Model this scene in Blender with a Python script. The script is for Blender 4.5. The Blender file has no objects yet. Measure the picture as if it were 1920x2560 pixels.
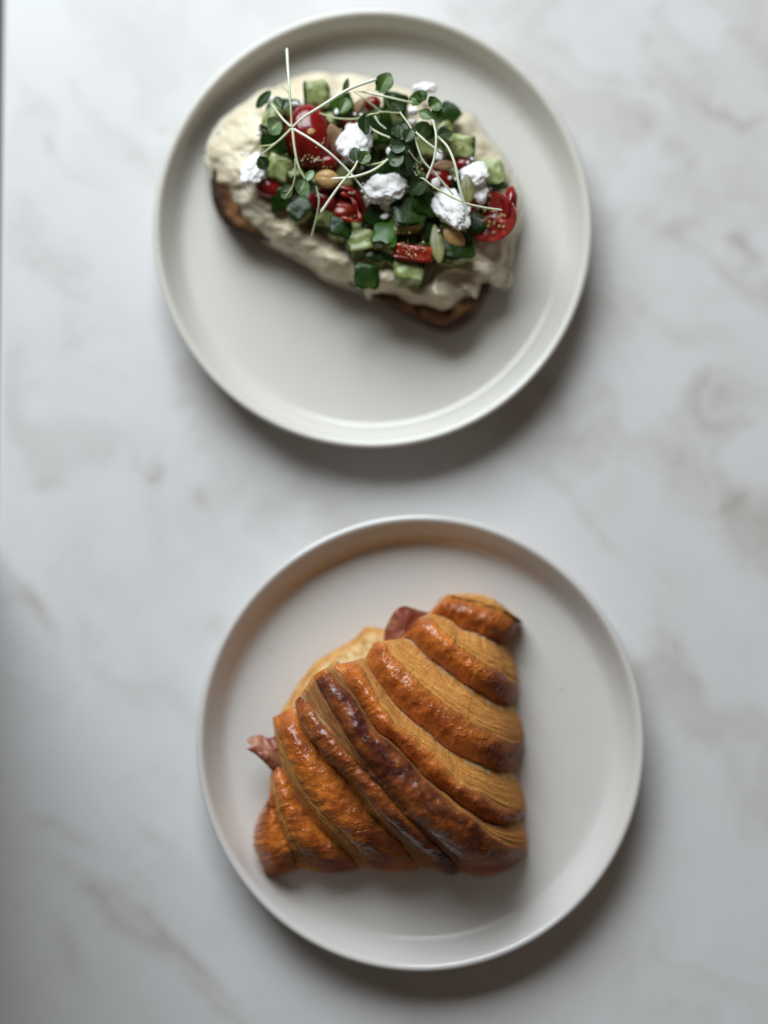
import bpy, math, random
import numpy as np
from mathutils import Vector, Matrix, Euler, noise
R = math.radians
random.seed(7)
scene = bpy.context.scene
col = scene.collection
CM = 0.01

# ------------------------------------------------------------------ camera, world, lamps
D, TILT, FPX = 80.0, R(3.2), 3900.0          # distance in cm, tilt, focal length in photograph pixels
cam_d = bpy.data.cameras.new('camera')
cam = bpy.data.objects.new('camera', cam_d); col.objects.link(cam)
cam.location = (0, -D*math.sin(TILT)*CM, D*math.cos(TILT)*CM)
cam.rotation_euler = (TILT, 0, 0)
cam_d.sensor_fit = 'VERTICAL'; cam_d.sensor_height = 36; cam_d.sensor_width = 27
cam_d.lens = 36*FPX/2560
cam_d.clip_start = 0.02; cam_d.clip_end = 50
cam_d.dof.use_dof = True
cam_d.dof.focus_distance = (D-5.6)*CM
cam_d.dof.aperture_fstop = 1.05
scene.camera = cam

w = bpy.data.worlds.new('World'); scene.world = w; w.use_nodes = True
bg = w.node_tree.nodes['Background']
bg.inputs[0].default_value = (1.0, 0.78, 0.60, 1); bg.inputs[1].default_value = 0.068

def area(name, loc, target, sx, sy, energy, color):
    l = bpy.data.lights.new(name, 'AREA'); l.shape = 'RECTANGLE'; l.size = sx; l.size_y = sy
    l.energy = energy; l.color = color
    o = bpy.data.objects.new(name, l); col.objects.link(o); o.location = loc
    d = Vector(target)-Vector(loc)
    o.rotation_euler = d.to_track_quat('-Z', 'Y').to_euler()
    return o
area('window_light', (-0.38, 1.22, 1.02), (-0.05, 0.05, 0), 1.1, 1.0, 38.0, (0.875, 0.945, 1.0))
scene.view_settings.view_transform = 'Standard'
scene.view_settings.look = 'None'
scene.view_settings.exposure = 0.0

CP = Vector((0, -D*math.sin(TILT), D*math.cos(TILT)))
FW = Vector((0, math.sin(TILT), -math.cos(TILT)))
UPV = Vector((0, math.cos(TILT), math.sin(TILT)))
def P(px, py, z):
    """place of a point that stands z cm above the table, in cm"""
    a = (px-960)/FPX; b = (1280-py)/FPX
    d = FW + Vector((1, 0, 0))*a + UPV*b
    t = (z-CP.z)/d.z
    return CP + d*t
def T(x, y, z): return P(480+x/1.885, 100+y/1.885, z)      # toast survey
def C(x, y, z): return P(560+x/1.975, 1440+y/1.975, z)     # croissant survey

# ------------------------------------------------------------------ helpers
def tag(o, label=None, cat=None, group=None, kind=None):
    if label: o['label'] = label
    if cat: o['category'] = cat
    if group: o['group'] = group
    if kind: o['kind'] = kind
    return o
def thing(name, loc_cm, label, cat, group=None):
    o = bpy.data.objects.new(name, None); col.objects.link(o); o.empty_display_size = 0.01
    o.location = Vector(loc_cm)*CM
    return tag(o, label, cat, group)
def world_loc(o):
    v = o.location.copy()
    while o.parent: o = o.parent; v += o.location
    return v
def mesh_obj(name, verts, faces, mat, parent=None, origin=None, smooth=True, attrs=None):
    """verts in cm, in place; origin in cm for a thing that is one mesh"""
    if parent is not None: off = world_loc(parent)
    else: off = Vector(origin)*CM if origin is not None else Vector((0, 0, 0))
    me = bpy.data.meshes.new(name)
    va = np.array([tuple(v) for v in verts], dtype=float)*CM - np.array(off)
    me.from_pydata(va.tolist(), [], faces)
    me.update()
    if smooth: me.polygons.foreach_set('use_smooth', [True]*len(me.polygons))
    if attrs:
        for k, vals in attrs.items():
            a = me.attributes.new(k, 'FLOAT', 'POINT'); a.data.foreach_set('value', np.array(vals, dtype=np.float32))
    if mat: me.materials.append(mat)
    o = bpy.data.objects.new(name, me); col.objects.link(o)
    if parent is not None: o.parent = parent
    else: o.location = off
    return o
def catmull(pts, n):
    pts = [np.array(p, dtype=float) for p in pts]
    out = []
    P_ = [2*pts[0]-pts[1]] + pts + [2*pts[-1]-pts[-2]]
    for i in range(1, len(P_)-2):
        p0, p1, p2, p3 = P_[i-1:i+3]
        for k in range(12):
            t = k/12
            out.append(0.5*((2*p1)+(-p0+p2)*t+(2*p0-5*p1+4*p2-p3)*t*t+(-p0+3*p1-3*p2+p3)*t**3))
    out.append(pts[-1])
    out = np.array(out)
    d = np.r_[0, np.cumsum(np.linalg.norm(np.diff(out, axis=0), axis=1))]
    s = np.linspace(0, d[-1], n)
    return np.stack([np.interp(s, d, out[:, k]) for k in range(out.shape[1])], axis=1)
def closed_curve(pts, n):
    m = len(pts)
    c = catmull([pts[(i) % m] for i in range(m+1)], n+1)
    return c[:-1]
def grid_faces(nu, nv, wrap_u=False):
    f = []
    for i in range(nu-1 if not wrap_u else nu):
        for j in range(nv-1):
            a = i*nv+j; b = ((i+1) % nu)*nv+j
            f.append((a, b, b+1, a+1))
    return f
def fr(x, y, z, oc=4): return noise.fractal(Vector((x, y, z)), 1.0, 2.0, oc)
def nz(x, y, z): return noise.noise(Vector((x, y, z)))
def tube(path, radii, seg=8, flat=1.0):
    """closed tube along a 3D polyline, cm"""
    path = [Vector(p) for p in path]
    v, f = [], []
    n = len(path); up = Vector((0, 0, 1))
    for i, p in enumerate(path):
        t = (path[min(i+1, n-1)]-path[max(i-1, 0)]).normalized()
        s = t.cross(up)
        s = s.normalized() if s.length > 1e-4 else Vector((1, 0, 0))
        q = s.cross(t)
        r = radii[i]
        for k in range(seg):
            a = 2*math.pi*k/seg
            v.append(p+s*math.cos(a)*r+q*math.sin(a)*r*flat)
    for i in range(n-1):
        for k in range(seg):
            a = i*seg+k; b = i*seg+(k+1) % seg
            f.append((a, b, b+seg, a+seg))
    f.append(tuple(range(seg))[::-1]); f.append(tuple((n-1)*seg+k for k in range(seg)))
    return v, f
_ico = {}
def ico(sub):
    if sub in _ico: return _ico[sub]
    import bmesh
    bm = bmesh.new(); bmesh.ops.create_icosphere(bm, subdivisions=sub, radius=1)
    v = [x.co.copy() for x in bm.verts]; f = [tuple(y.index for y in x.verts) for x in bm.faces]
    bm.free(); _ico[sub] = (v, f); return v, f

# ------------------------------------------------------------------ materials
class M:
    def __init__(s, name, rough=0.5, spec=0.5, sss=0, sssr=(1, .5, .3), sss_scale=0.002, coat=0, coat_rough=0.1, ior=1.45):
        s.m = bpy.data.materials.new(name); s.m.use_nodes = True
        s.t = s.m.node_tree; s.n = s.t.nodes; s.b = s.n['Principled BSDF']
        i = s.b.inputs
        i['Roughness'].default_value = rough; i['Specular IOR Level'].default_value = spec; i['IOR'].default_value = ior
        if sss:
            i['Subsurface Weight'].default_value = sss; i['Subsurface Radius'].default_value = sssr; i['Subsurface Scale'].default_value = sss_scale
        if coat: i['Coat Weight'].default_value = coat; i['Coat Roughness'].default_value = coat_rough
        s.tc = s.n.new('ShaderNodeTexCoord')
    def link(s, a, b): s.t.links.new(a, b)
    def vec(s, scale=(1, 1, 1), rot=(0, 0, 0)):
        mp = s.n.new('ShaderNodeMapping'); mp.inputs['Scale'].default_value = scale; mp.inputs['Rotation'].default_value = rot
        s.link(s.tc.outputs['Object'], mp.inputs[0]); return mp.outputs[0]
    def noise(s, scale, detail=4, rough=0.55, vec=None, dist=0):
        x = s.n.new('ShaderNodeTexNoise'); x.inputs['Scale'].default_value = scale; x.inputs['Detail'].default_value = detail
        x.inputs['Roughness'].default_value = rough; x.inputs['Distortion'].default_value = dist
        s.link(vec if vec is not None else s.tc.outputs['Object'], x.inputs['Vector']); return x.outputs[0]
    def voro(s, scale, vec=None, out='Distance', feature='F1'):
        x = s.n.new('ShaderNodeTexVoronoi'); x.feature = feature; x.inputs['Scale'].default_value = scale
        s.link(vec if vec is not None else s.tc.outputs['Object'], x.inputs['Vector']); return x.outputs[out]
    def ramp(s, fac, stops, interp='LINEAR'):
        x = s.n.new('ShaderNodeValToRGB'); cr = x.color_ramp; cr.interpolation = interp
        while len(cr.elements) < len(stops): cr.elements.new(0.5)
        for e, (p, c) in zip(cr.elements, stops):
            e.position = p; e.color = (*c, 1) if not isinstance(c, (int, float)) else (c, c, c, 1)
        s.link(fac, x.inputs[0]); return x.outputs[0]
    def mix(s, fac, a, b, blend='MIX'):
        x = s.n.new('ShaderNodeMix'); x.data_type = 'RGBA'; x.blend_type = blend
        for sock, v in ((x.inputs[0], fac), (x.inputs[6], a), (x.inputs[7], b)):
            if isinstance(v, (int, float)): sock.default_value = v
            elif isinstance(v, tuple): sock.default_value = (*v, 1)
            else: s.link(v, sock)
        return x.outputs[2]
    def math(s, op, a, b=0.0, clamp=False):
        x = s.n.new('ShaderNodeMath'); x.operation = op; x.use_clamp = clamp
        for sock, v in ((x.inputs[0], a), (x.inputs[1], b)):
            if isinstance(v, (int, float)): sock.default_value = v
            else: s.link(v, sock)
        return x.outputs[0]
    def attr(s, name):
        x = s.n.new('ShaderNodeAttribute'); x.attribute_name = name; return x.outputs['Fac']
    def attrvec(s, names, mul):
        x = s.n.new('ShaderNodeCombineXYZ')
        for k, (nm, m_) in enumerate(zip(names, mul)):
            s.link(s.math('MULTIPLY', s.attr(nm), m_), x.inputs[k])
        return x.outputs[0]
    def color(s, c):
        if isinstance(c, tuple): s.b.inputs['Base Color'].default_value = (*c, 1)
        else: s.link(c, s.b.inputs['Base Color'])
        return s
    def rough(s, r): s.link(r, s.b.inputs['Roughness']); return s
    def bump(s, h, dist, strength=1.0):
        x = s.n.new('ShaderNodeBump'); x.inputs['Distance'].default_value = dist; x.inputs['Strength'].default_value = strength
        s.link(h, x.inputs['Height'])
        if s.b.inputs['Normal'].is_linked: s.link(s.b.inputs['Normal'].links[0].from_socket, x.inputs['Normal'])
        s.link(x.outputs[0], s.b.inputs['Normal']); 
        if s.b.inputs['Coat Weight'].default_value > 0: s.link(x.outputs[0], s.b.inputs['Coat Normal'])
        return s

# marble
m_marble = M('marble', rough=0.34, spec=0.4)
q = m_marble
fine = q.noise(14, 6, 0.6, q.vec((1, 1, 1)), 1.2)
rv = q.vec((1, 1, 1), (0, 0, R(38)))
mp2 = q.n.new('ShaderNodeMapping'); mp2.inputs['Scale'].default_value = (5, 24, 5); q.link(rv, mp2.inputs[0])
ln = q.noise(1.0, 6, 0.55, mp2.outputs[0], 0.9)
lines = q.ramp(ln, [(0.44, 0.0), (0.495, 1.0), (0.51, 1.0), (0.57, 0.0)])
lines = q.math('MULTIPLY', lines, q.ramp(q.noise(5, 3), [(0.45, 0.0), (0.65, 1.0)]))
fine = q.math('ADD', fine, q.math('MULTIPLY', lines, 0.45))
vein = q.math('ADD', q.attr('vein'), q.math('MULTIPLY', q.math('SUBTRACT', fine, 0.5), 0.25), True)
q.color(q.ramp(vein, [(0.0, (0.765, 0.76, 0.755)), (0.28, (0.71, 0.70, 0.685)), (0.55, (0.635, 0.612, 0.585)), (0.8, (0.545, 0.515, 0.48)), (1.0, (0.49, 0.455, 0.42))]))
m_floor = M('dark_floor', rough=0.6).color((0.035, 0.028, 0.022))
# plate glaze
def plate_mat(name, tint, spots):
    q = M(name, rough=0.24, spec=0.5, coat=0.6, coat_rough=0.06)
    n = q.noise(40, 3)
    c = q.mix(n, tuple(x*0.97 for x in tint), tint)
    v = q.voro(60)
    sp = q.ramp(v, [(0.0, 1.0), (0.045, 0.8), (0.06, 0.0)])
    sel = q.ramp(q.noise(55, 1), [(0.62, 0.0), (0.66, 1.0)])
    c = q.mix(q.math('MULTIPLY', q.math('MULTIPLY', sp, sel), 0.5), c, (0.25, 0.21, 0.18))
    for (sx, sy, sr) in spots:
        vs = q.n.new('ShaderNodeVectorMath'); vs.operation = 'DISTANCE'
        q.link(q.tc.outputs['Object'], vs.inputs[0]); vs.inputs[1].default_value = (sx, sy, 0.006)
        f = q.ramp(q.math('DIVIDE', vs.outputs['Value'], sr), [(0.5, 1.0), (1.0, 0.0)])
        c = q.mix(q.math('MULTIPLY', f, 0.75), c, (0.16, 0.14, 0.14))
    q.color(c)
    q.bump(q.noise(25, 2), 0.0004, 0.35)
    return q.m

# ------------------------------------------------------------------ setting
edge_x0 = P(25, 0, 0).x
def streak_list():
    L = [(120, 345, 150, 22, 33, .55), (190, 395, 110, 14, 30, .5), (345, 270, 30, 14, 0, .8), (60, 450, 110, 60, 60, .3),
         (318, 1000, 120, 45, 82, .85), (345, 1170, 110, 55, 62, .75), (80, 1330, 150, 38, 52, 1.0), (40, 1260, 80, 30, 50, .5),
         (455, 1075, 50, 26, 60, .45), (230, 1960, 420, 44, 38, .8), (110, 1780, 260, 30, 42, .4), (330, 1800, 200, 22, 40, .35), (360, 2020, 230, 24, 40, .75), (420, 2090, 260, 22, 36, .7), (150, 2050, 120, 40, 55, .6),
         (470, 2170, 200, 20, 38, .5), (500, 1890, 120, 20, 40, .4), (550, 1830, 120, 18, 42, .35),
         (1440, 35, 40, 18, 40, .6), (1500, 100, 140, 50, 40, .35), (1570, 250, 110, 26, 40, .75), (1630, 270, 80, 20, -35, .5),
         (1460, 330, 160, 50, 40, .5), (1540, 430, 190, 60, 35, .5), (1480, 500, 130, 50, -30, .45), (1560, 590, 170, 26, 40, .65), (1620, 545, 130, 25, 42, .6),
         (1380, 600, 120, 50, 50, .4), (1500, 730, 200, 70, 20, .6), (1620, 860, 150, 60, 10, .45), (1500, 880, 150, 60, -25, .18), (1420, 680, 110, 26, 35, .45),
         (1560, 1080, 90, 20, -30, .35), (1240, 1100, 130, 30, 50, .45), (1300, 1160, 160, 22, 45, .5), (1450, 1260, 130, 28, 48, .4), (1480, 1400, 50, 22, 30, .5),
         (1500, 1010, 200, 60, 20, .35), (1560, 1330, 200, 40, 40, .2), (1350, 1800, 300, 60, 40, .12), (1500, 2100, 300, 70, 20, .2), (150, 740, 200, 60, 45, .25), (220, 650, 220, 26, 35, .25)]
    out = []
    for x, y, l, wd, a, s in L:
        p = P(x*1.1573, y*1.1573, 0)
        out.append((p.x, p.y, l/43.0, wd/43.0*0.9, R(-a), s))
    return out
def build_table():
    S = streak_list()
    xs = np.r_[np.arange(edge_x0, 24, 0.28), np.arange(24.5, 60, 1.5)]
    ys = np.r_[np.arange(-60, -30, 1.5), np.arange(-30, 30, 0.28), np.arange(30, 60, 1.5)]
    nx, ny = len(xs), len(ys)
    X, Y = np.meshgrid(xs, ys, indexing='ij')
    V = np.zeros_like(X)
    W1 = np.zeros_like(X); W2 = np.zeros_like(X); F = np.zeros_like(X)
    for i in range(nx):
        for j in range(ny):
            x, y = X[i, j], Y[i, j]
            W1[i, j] = fr(x*.22+3, y*.22, 1.3, 4); W2[i, j] = fr(x*.22, y*.22+9, 5.3, 4)
            u = (x*.77-y*.64); v_ = (x*.64+y*.77)
            a = fr(u*.06+W1[i, j]*.5, v_*.20+W2[i, j]*.5, 2.0, 5)
            F[i, j] = a
    Xw = X+W1*0.8; Yw = Y+W2*0.8
    for (cx, cy, l, wd, a, s) in S:
        dx, dy = Xw-cx, Yw-cy
        u = dx*math.cos(a)+dy*math.sin(a); v_ = -dx*math.sin(a)+dy*math.cos(a)
        v_ = v_ + 0.05*u*u/l
        V += s*0.85*np.exp(-(u/(l*.55))**2-(v_/(wd*.6))**2)*(0.65+0.9*np.clip(F+.3, 0, 1))
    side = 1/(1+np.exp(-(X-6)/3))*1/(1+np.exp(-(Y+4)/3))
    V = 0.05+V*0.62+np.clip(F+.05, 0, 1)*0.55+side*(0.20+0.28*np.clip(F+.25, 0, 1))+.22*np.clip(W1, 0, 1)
    ridg = np.exp(-(F/0.03)**2)*0.08
    V = np.clip(V+ridg*np.clip(W1+.6, 0, 1), 0, 1)
    verts = np.stack([X, Y, np.zeros_like(X)], -1).reshape(-1, 3).tolist()
    faces = [(f[0], f[1], f[2], f[3]) for f in grid_faces(nx, ny)]
    attr = V.reshape(-1).tolist()
    # rounded left edge and side
    base = len(verts); prof = [(-.08, -.006), (-.17, -.025), (-.26, -.06), (-.33, -.11), (-.38, -.2), (-.4, -.32), (-.4, -2.6)]
    prev = list(range(0, ny))
    for (dx, dz) in prof:
        cur = []
        for j in range(ny):
            cur.append(len(verts)); verts.append((edge_x0+dx, ys[j], dz)); attr.append(0.02)
        for j in range(ny-1): faces.append((cur[j], prev[j], prev[j+1], cur[j+1]))
        prev = cur
    # far sides and underside
    b = len(verts); verts += [(edge_x0-.4, -60, -2.6), (59.5, -60, -2.6), (59.5, 58.5, -2.6), (edge_x0-.4, 58.5, -2.6), (edge_x0, -60, 0), (59.5, -60, 0), (59.5, 58.5, 0), (edge_x0, 58.5, 0)]
    attr += [0.1]*8
    faces += [(b, b+3, b+2, b+1), (b, b+1, b+5, b+4), (b+1, b+2, b+6, b+5), (b+2, b+3, b+7, b+6)]
    o = mesh_obj('table', verts, faces, m_marble.m, origin=(0, 0, 0), attrs={'vein': attr})
    tag(o, 'white marble tabletop with grey brown veins under both plates', 'table')
build_table()
fl = mesh_obj('floor', [(-300, -300, -75), (300, -300, -75), (300, 300, -75), (-300, 300, -75)], [(0, 1, 2, 3)], m_floor.m, smooth=False)
tag(fl, kind='structure')

def build_plate(cx, cy, rad, label, tint, spots):
    c = P(cx, cy, 2.2)
    prof = [(0, .25), (7.2, .25), (7.45, .2), (7.6, 0.01), (7.9, 0.0), (8.1, .2), (9.0, .38), (9.8, .75), (10.4, 1.3), (10.8, 1.85), (10.97, 2.12), (11.0, 2.22), (10.97, 2.30),
            (10.90, 2.345), (10.76, 2.36), (10.65, 2.32), (10.56, 2.17), (10.42, 1.75), (10.25, 1.3), (10.02, .98), (9.86, .79), (9.68, .67), (9.42, .625), (7, .6), (4, .6), (0, .6)]
    pr = catmull(prof, 90)
    n = 160; k = rad/11.0
    v = []; 
    for i in range(n):
        a = 2*math.pi*i/n
        wob = 1+0.0015*math.sin(2*a+1)+0.0008*math.sin(5*a)
        for r, z in pr: v.append((c.x+r*k*wob*math.cos(a), c.y+r*k*wob*1.015*math.sin(a), max(z, 0.0)))
    f = [tuple(x) for x in grid_faces(n, len(pr), True)]
    lo = []
    for (px, py, r) in spots:
        s = P(px, py, .6); lo.append(((s.x-c.x)*CM, (s.y-c.y)*CM, r*CM))
    o = mesh_obj('plate', v, f, plate_mat('plate_glaze', tint, lo), origin=(c.x, c.y, 0))
    tag(o, label, 'plate', 'round plates')
    return c
c1 = build_plate(931, 568, 11.1, 'cream stoneware plate under the open toast, nearer the top', (0.72, 0.695, 0.63), [(1303, 289, .14), (1290, 300, .04)])
c2 = build_plate(1051, 1854, 11.12, 'off-white stoneware plate under the croissant, nearer the bottom', (0.715, 0.69, 0.65), [(1405, 1725, .07), (700, 2000, .04)])

# ------------------------------------------------------------------ croissant
mc = M('croissant_crust', rough=0.36, spec=0.5, sss=0.12, sssr=(1, .4, .15), sss_scale=0.002, coat=0.55, coat_rough=0.16)
q = mc
q.b.inputs['Coat IOR'].default_value = 1.38; q.b.inputs['Specular IOR Level'].default_value = 0.35
pale, dark = q.attr('pale'), q.attr('dark')
big = q.noise(55, 5, 0.6)
med = q.noise(170, 5, 0.65, dist=0.6)
g1 = q.ramp(q.math('ADD', q.math('MULTIPLY', big, .6), q.math('MULTIPLY', med, .4)), [(0.34, (0.18, 0.036, 0.008)), (0.46, (0.43, 0.100, 0.016)), (0.58, (0.70, 0.200, 0.030)), (0.72, (0.88, 0.34, 0.06))])
dk = q.ramp(q.noise(140, 5, 0.6), [(0.35, (0.055, 0.014, 0.010)), (0.52, (0.12, 0.028, 0.016)), (0.68, (0.30, 0.085, 0.02))])
g1 = q.mix(q.math('MULTIPLY', q.attr('edge'), 0.45), g1, (0.72, 0.30, 0.06))
gc = q.mix(dark, g1, dk)
sv = q.attrvec(('along', 'across'), (0.9, 17.0))
st = q.noise(1.0, 5, 0.65, sv, 0.4)
sv2 = q.attrvec(('along', 'across'), (2.2, 45.0))
st2 = q.noise(1.0, 3, 0.6, sv2, 0.2)
pc = q.ramp(q.math('ADD', q.math('MULTIPLY', st, .6), q.math('MULTIPLY', st2, .4)), [(0.32, (0.44, 0.135, 0.020)), (0.44, (0.76, 0.30, 0.055)), (0.57, (0.92, 0.46, 0.12)), (0.70, (1.0, 0.72, 0.34))])
pc = q.mix(q.math('MULTIPLY', dark, 0.8), pc, (0.27, 0.09, 0.025))
pm = q.math('ADD', pale, q.math('MULTIPLY', q.math('SUBTRACT', st, 0.5), 0.7))
pm = q.ramp(pm, [(0.25, 0.0), (0.75, 1.0)])
fm = q.math('MULTIPLY', q.attr('foot'), q.ramp(q.noise(190, 4), [(0.42, 0.0), (0.6, 1.0)]))
pc = q.mix(q.math('MULTIPLY', fm, 0.75), pc, (0.90, 0.72, 0.42))
q.color(q.mix(pm, gc, pc))
q.rough(q.math('ADD', q.math('MULTIPLY', pm, 0.30), q.math('MULTIPLY', q.noise(120, 3), 0.30), True))
q.link(q.math('MULTIPLY', q.math('MULTIPLY', q.math('SUBTRACT', 1.0, pm), 0.55), q.attr('wash')), q.b.inputs['Coat Weight'])
q.link(q.math('ADD', q.math('MULTIPLY', q.attr('wash'), 0.3), 0.04), q.b.inputs['Specular IOR Level'])
q.b.inputs['Coat Weight'].default_value = 0.5
q.bump(q.noise(200, 3, 0.5, dist=0.5), 0.00028, 0.7)
q.bump(q.noise(700, 2, 0.5), 0.00012, 0.7)
q.bump(q.ramp(q.noise(620, 2, 0.5), [(0.52, 0.0), (0.68, 1.0)]), 0.00022, 0.8)
q.bump(q.noise(1500, 2, 0.6), 0.00012, 0.6)
q.bump(q.math('MULTIPLY', q.math('ADD', st, st2), pm), 0.0009, 0.9)

def hshape(u, z0, H, zend, up=0.36):
    if u < up: return z0+(H-z0)*math.sin(math.pi/2*u/up)**0.8
    t = (u-up)/(1-up)
    return zend+(H-zend)*max(0.0, (1-t**4.5))**0.55
CUR = dict(
 L0=([(222,1095),(172,1180),(146,1270),(150,1350),(178,1420),(205,1482)], 1.5, 1.7, .8),
 b=([(223,1046),(249,1112),(263,1179),(282,1236),(306,1298),(335,1360),(368,1446)], 2.2, 2.7, .8),
 c=([(230,974),(249,1036),(268,1112),(287,1179),(311,1246),(344,1312),(382,1374),(425,1452)], 2.4, 3.3, .8),
 d=([(263,900),(278,941),(306,989),(344,1074),(392,1146),(444,1217),(516,1289),(587,1350),(673,1440)], 2.6, 3.1, .8),
 e=([(240,700),(268,779),(292,846),(320,912),(363,1003),(411,1079),(468,1155),(540,1231),(620,1312),(728,1442)], 3.0, 4.3, .8),
 f=([(352,640),(380,740),(406,798),(454,846),(497,908),(554,960),(601,1008),(649,1084),(706,1160),(760,1215),(812,1265),(870,1312),(912,1370),(965,1440)], 3.3, 4.35, .8),
 g=([(350,620),(385,715),(425,779),(470,841),(516,893),(573,950),(616,989),(673,1055),(725,1112),(770,1174),(822,1222),(889,1284),(941,1331),(998,1379),(1062,1452)], 4.5, 5.75, .8),
 h=([(373,595),(401,614),(444,667),(492,733),(540,790),(590,850),(640,905),(682,955),(730,1003),(779,1046),(846,1131),(917,1208),(989,1274),(1055,1336),(1131,1410),(1160,1462)], 4.6, 5.95, .8),
 i=([(440,490),(468,548),(506,614),(540,676),(578,733),(616,800),(660,870),(705,930),(755,990),(800,1040),(860,1117),(927,1189),(1003,1260),(1070,1317),(1146,1384),(1215,1470)], 4.9, 6.2, .8),
 j=([(500,455),(540,495),(578,538),(635,595),(682,676),(716,733),(763,790),(805,815),(846,851),(903,908),(960,979),(1017,1031),(1074,1079),(1155,1146),(1222,1193),(1289,1255),(1370,1307),(1441,1331),(1500,1342)], 5.1, 6.35, .8),
 j2=([(540,440),(580,490),(600,538),(655,595),(700,676),(735,733),(780,785),(820,812),(860,851),(912,905),(970,970),(1020,1015),(1084,1062),(1155,1122),(1227,1170),(1298,1212),(1370,1232),(1430,1222),(1458,1208)], 4.6, 5.25, 1.0),
 k=([(630,422),(673,443),(706,490),(730,538),(763,610),(801,667),(830,705),(870,755),(941,798),(1017,865),(1065,908),(1112,960),(1146,1010),(1227,1055),(1298,1093),(1370,1136),(1436,1160),(1490,1150)], 4.3, 5.75, .9),
 l=([(700,400),(715,440),(745,490),(800,570),(850,640),(910,690),(979,750),(1031,789),(1084,841),(1160,884),(1250,922),(1298,950),(1370,970),(1428,975)], 3.9, 4.5, 1.0),
 m=([(740,328),(789,324),(822,376),(874,429),(941,490),(989,543),(1055,590),(1112,638),(1179,681),(1251,735),(1322,771),(1370,790),(1430,812),(1485,815)], 3.7, 5.0, .9),
 n=([(870,310),(917,310),(950,343),(1017,405),(1084,452),(1146,505),(1203,543),(1265,581),(1322,614),(1379,633),(1426,640)], 3.3, 3.65, 1.0),
 o=([(965,205),(1022,200),(1055,238),(1112,286),(1155,333),(1217,376),(1274,419),(1341,452),(1398,495),(1455,525)], 3.2, 4.3, .9),
 p=([(1010,185),(1060,190),(1131,224),(1179,257),(1251,281),(1298,305),(1350,333),(1392,345)], 2.8, 2.95, 1.0),
 q=([(1060,125),(1103,98),(1160,114),(1227,129),(1298,152),(1370,167),(1417,200),(1460,229)], 2.4, 3.1, 1.0),
 r=([(1085,100),(1120,90),(1200,86),(1270,90),(1320,104),(1370,138),(1430,190),(1462,226)], 1.4, 1.9, .9),
)
NU = 230
def curve_pts(key):
    pts, z0, H, ze = CUR[key]
    xy = catmull(pts, NU)
    sd = hash_(key)
    out = []
    for i in range(NU):
        u = i/(NU-1)
        x, y = xy[i]
        wv = min(1, 8*u*(1-u)+.15)
        x += (nz(i*.09, sd, 0)*7+nz(i*.35, sd, 3)*3)*wv; y -= (nz(i*.09, sd+5, 0)*6+nz(i*.35, sd+5, 3)*3)*wv
        out.append((x, y, hshape(u, z0, H, ze)))
    return np.array(out)
def hash_(s): return sum(ord(ch)*(k+1)*3.71 for k, ch in enumerate(s)) % 97
CP_ = {k: curve_pts(k) for k in CUR}
# (curve list, kinds of the strips between, darkness)
BANDS = [
 (['L0', 'b'], ['nub'], 0.15),
 (['b', 'c', 'd'], ['riser_up', 'tread_down'], 0.15),
 (['d', 'e', 'f'], ['riser_up', 'tread_down'], 0.2),
 (['f', 'g', 'h'], ['riser_up', 'tread_down'], 0.3),
 (['h', 'i', 'j', 'j2'], ['riser_up', 'top', 'riser_down'], 1.0),
 (['j2', 'k', 'l'], ['tread_up', 'riser_down'], 0.25),
 (['l', 'm', 'n'], ['tread_up', 'riser_down'], 0.25),
 (['n', 'o', 'p'], ['tread_up', 'riser_down'], 0.2),
 (['p', 'q', 'r'], ['tread_up', 'riser_down'], 0.2),
]
cr_c = C(830, 850, .6)
croissant = thing('croissant', (cr_c.x, cr_c.y, .6), 'glossy golden brown filled croissant lying on the lower plate', 'croissant')
def smooth(t): t = min(1, max(0, t)); return t*t*(3-2*t)
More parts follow.
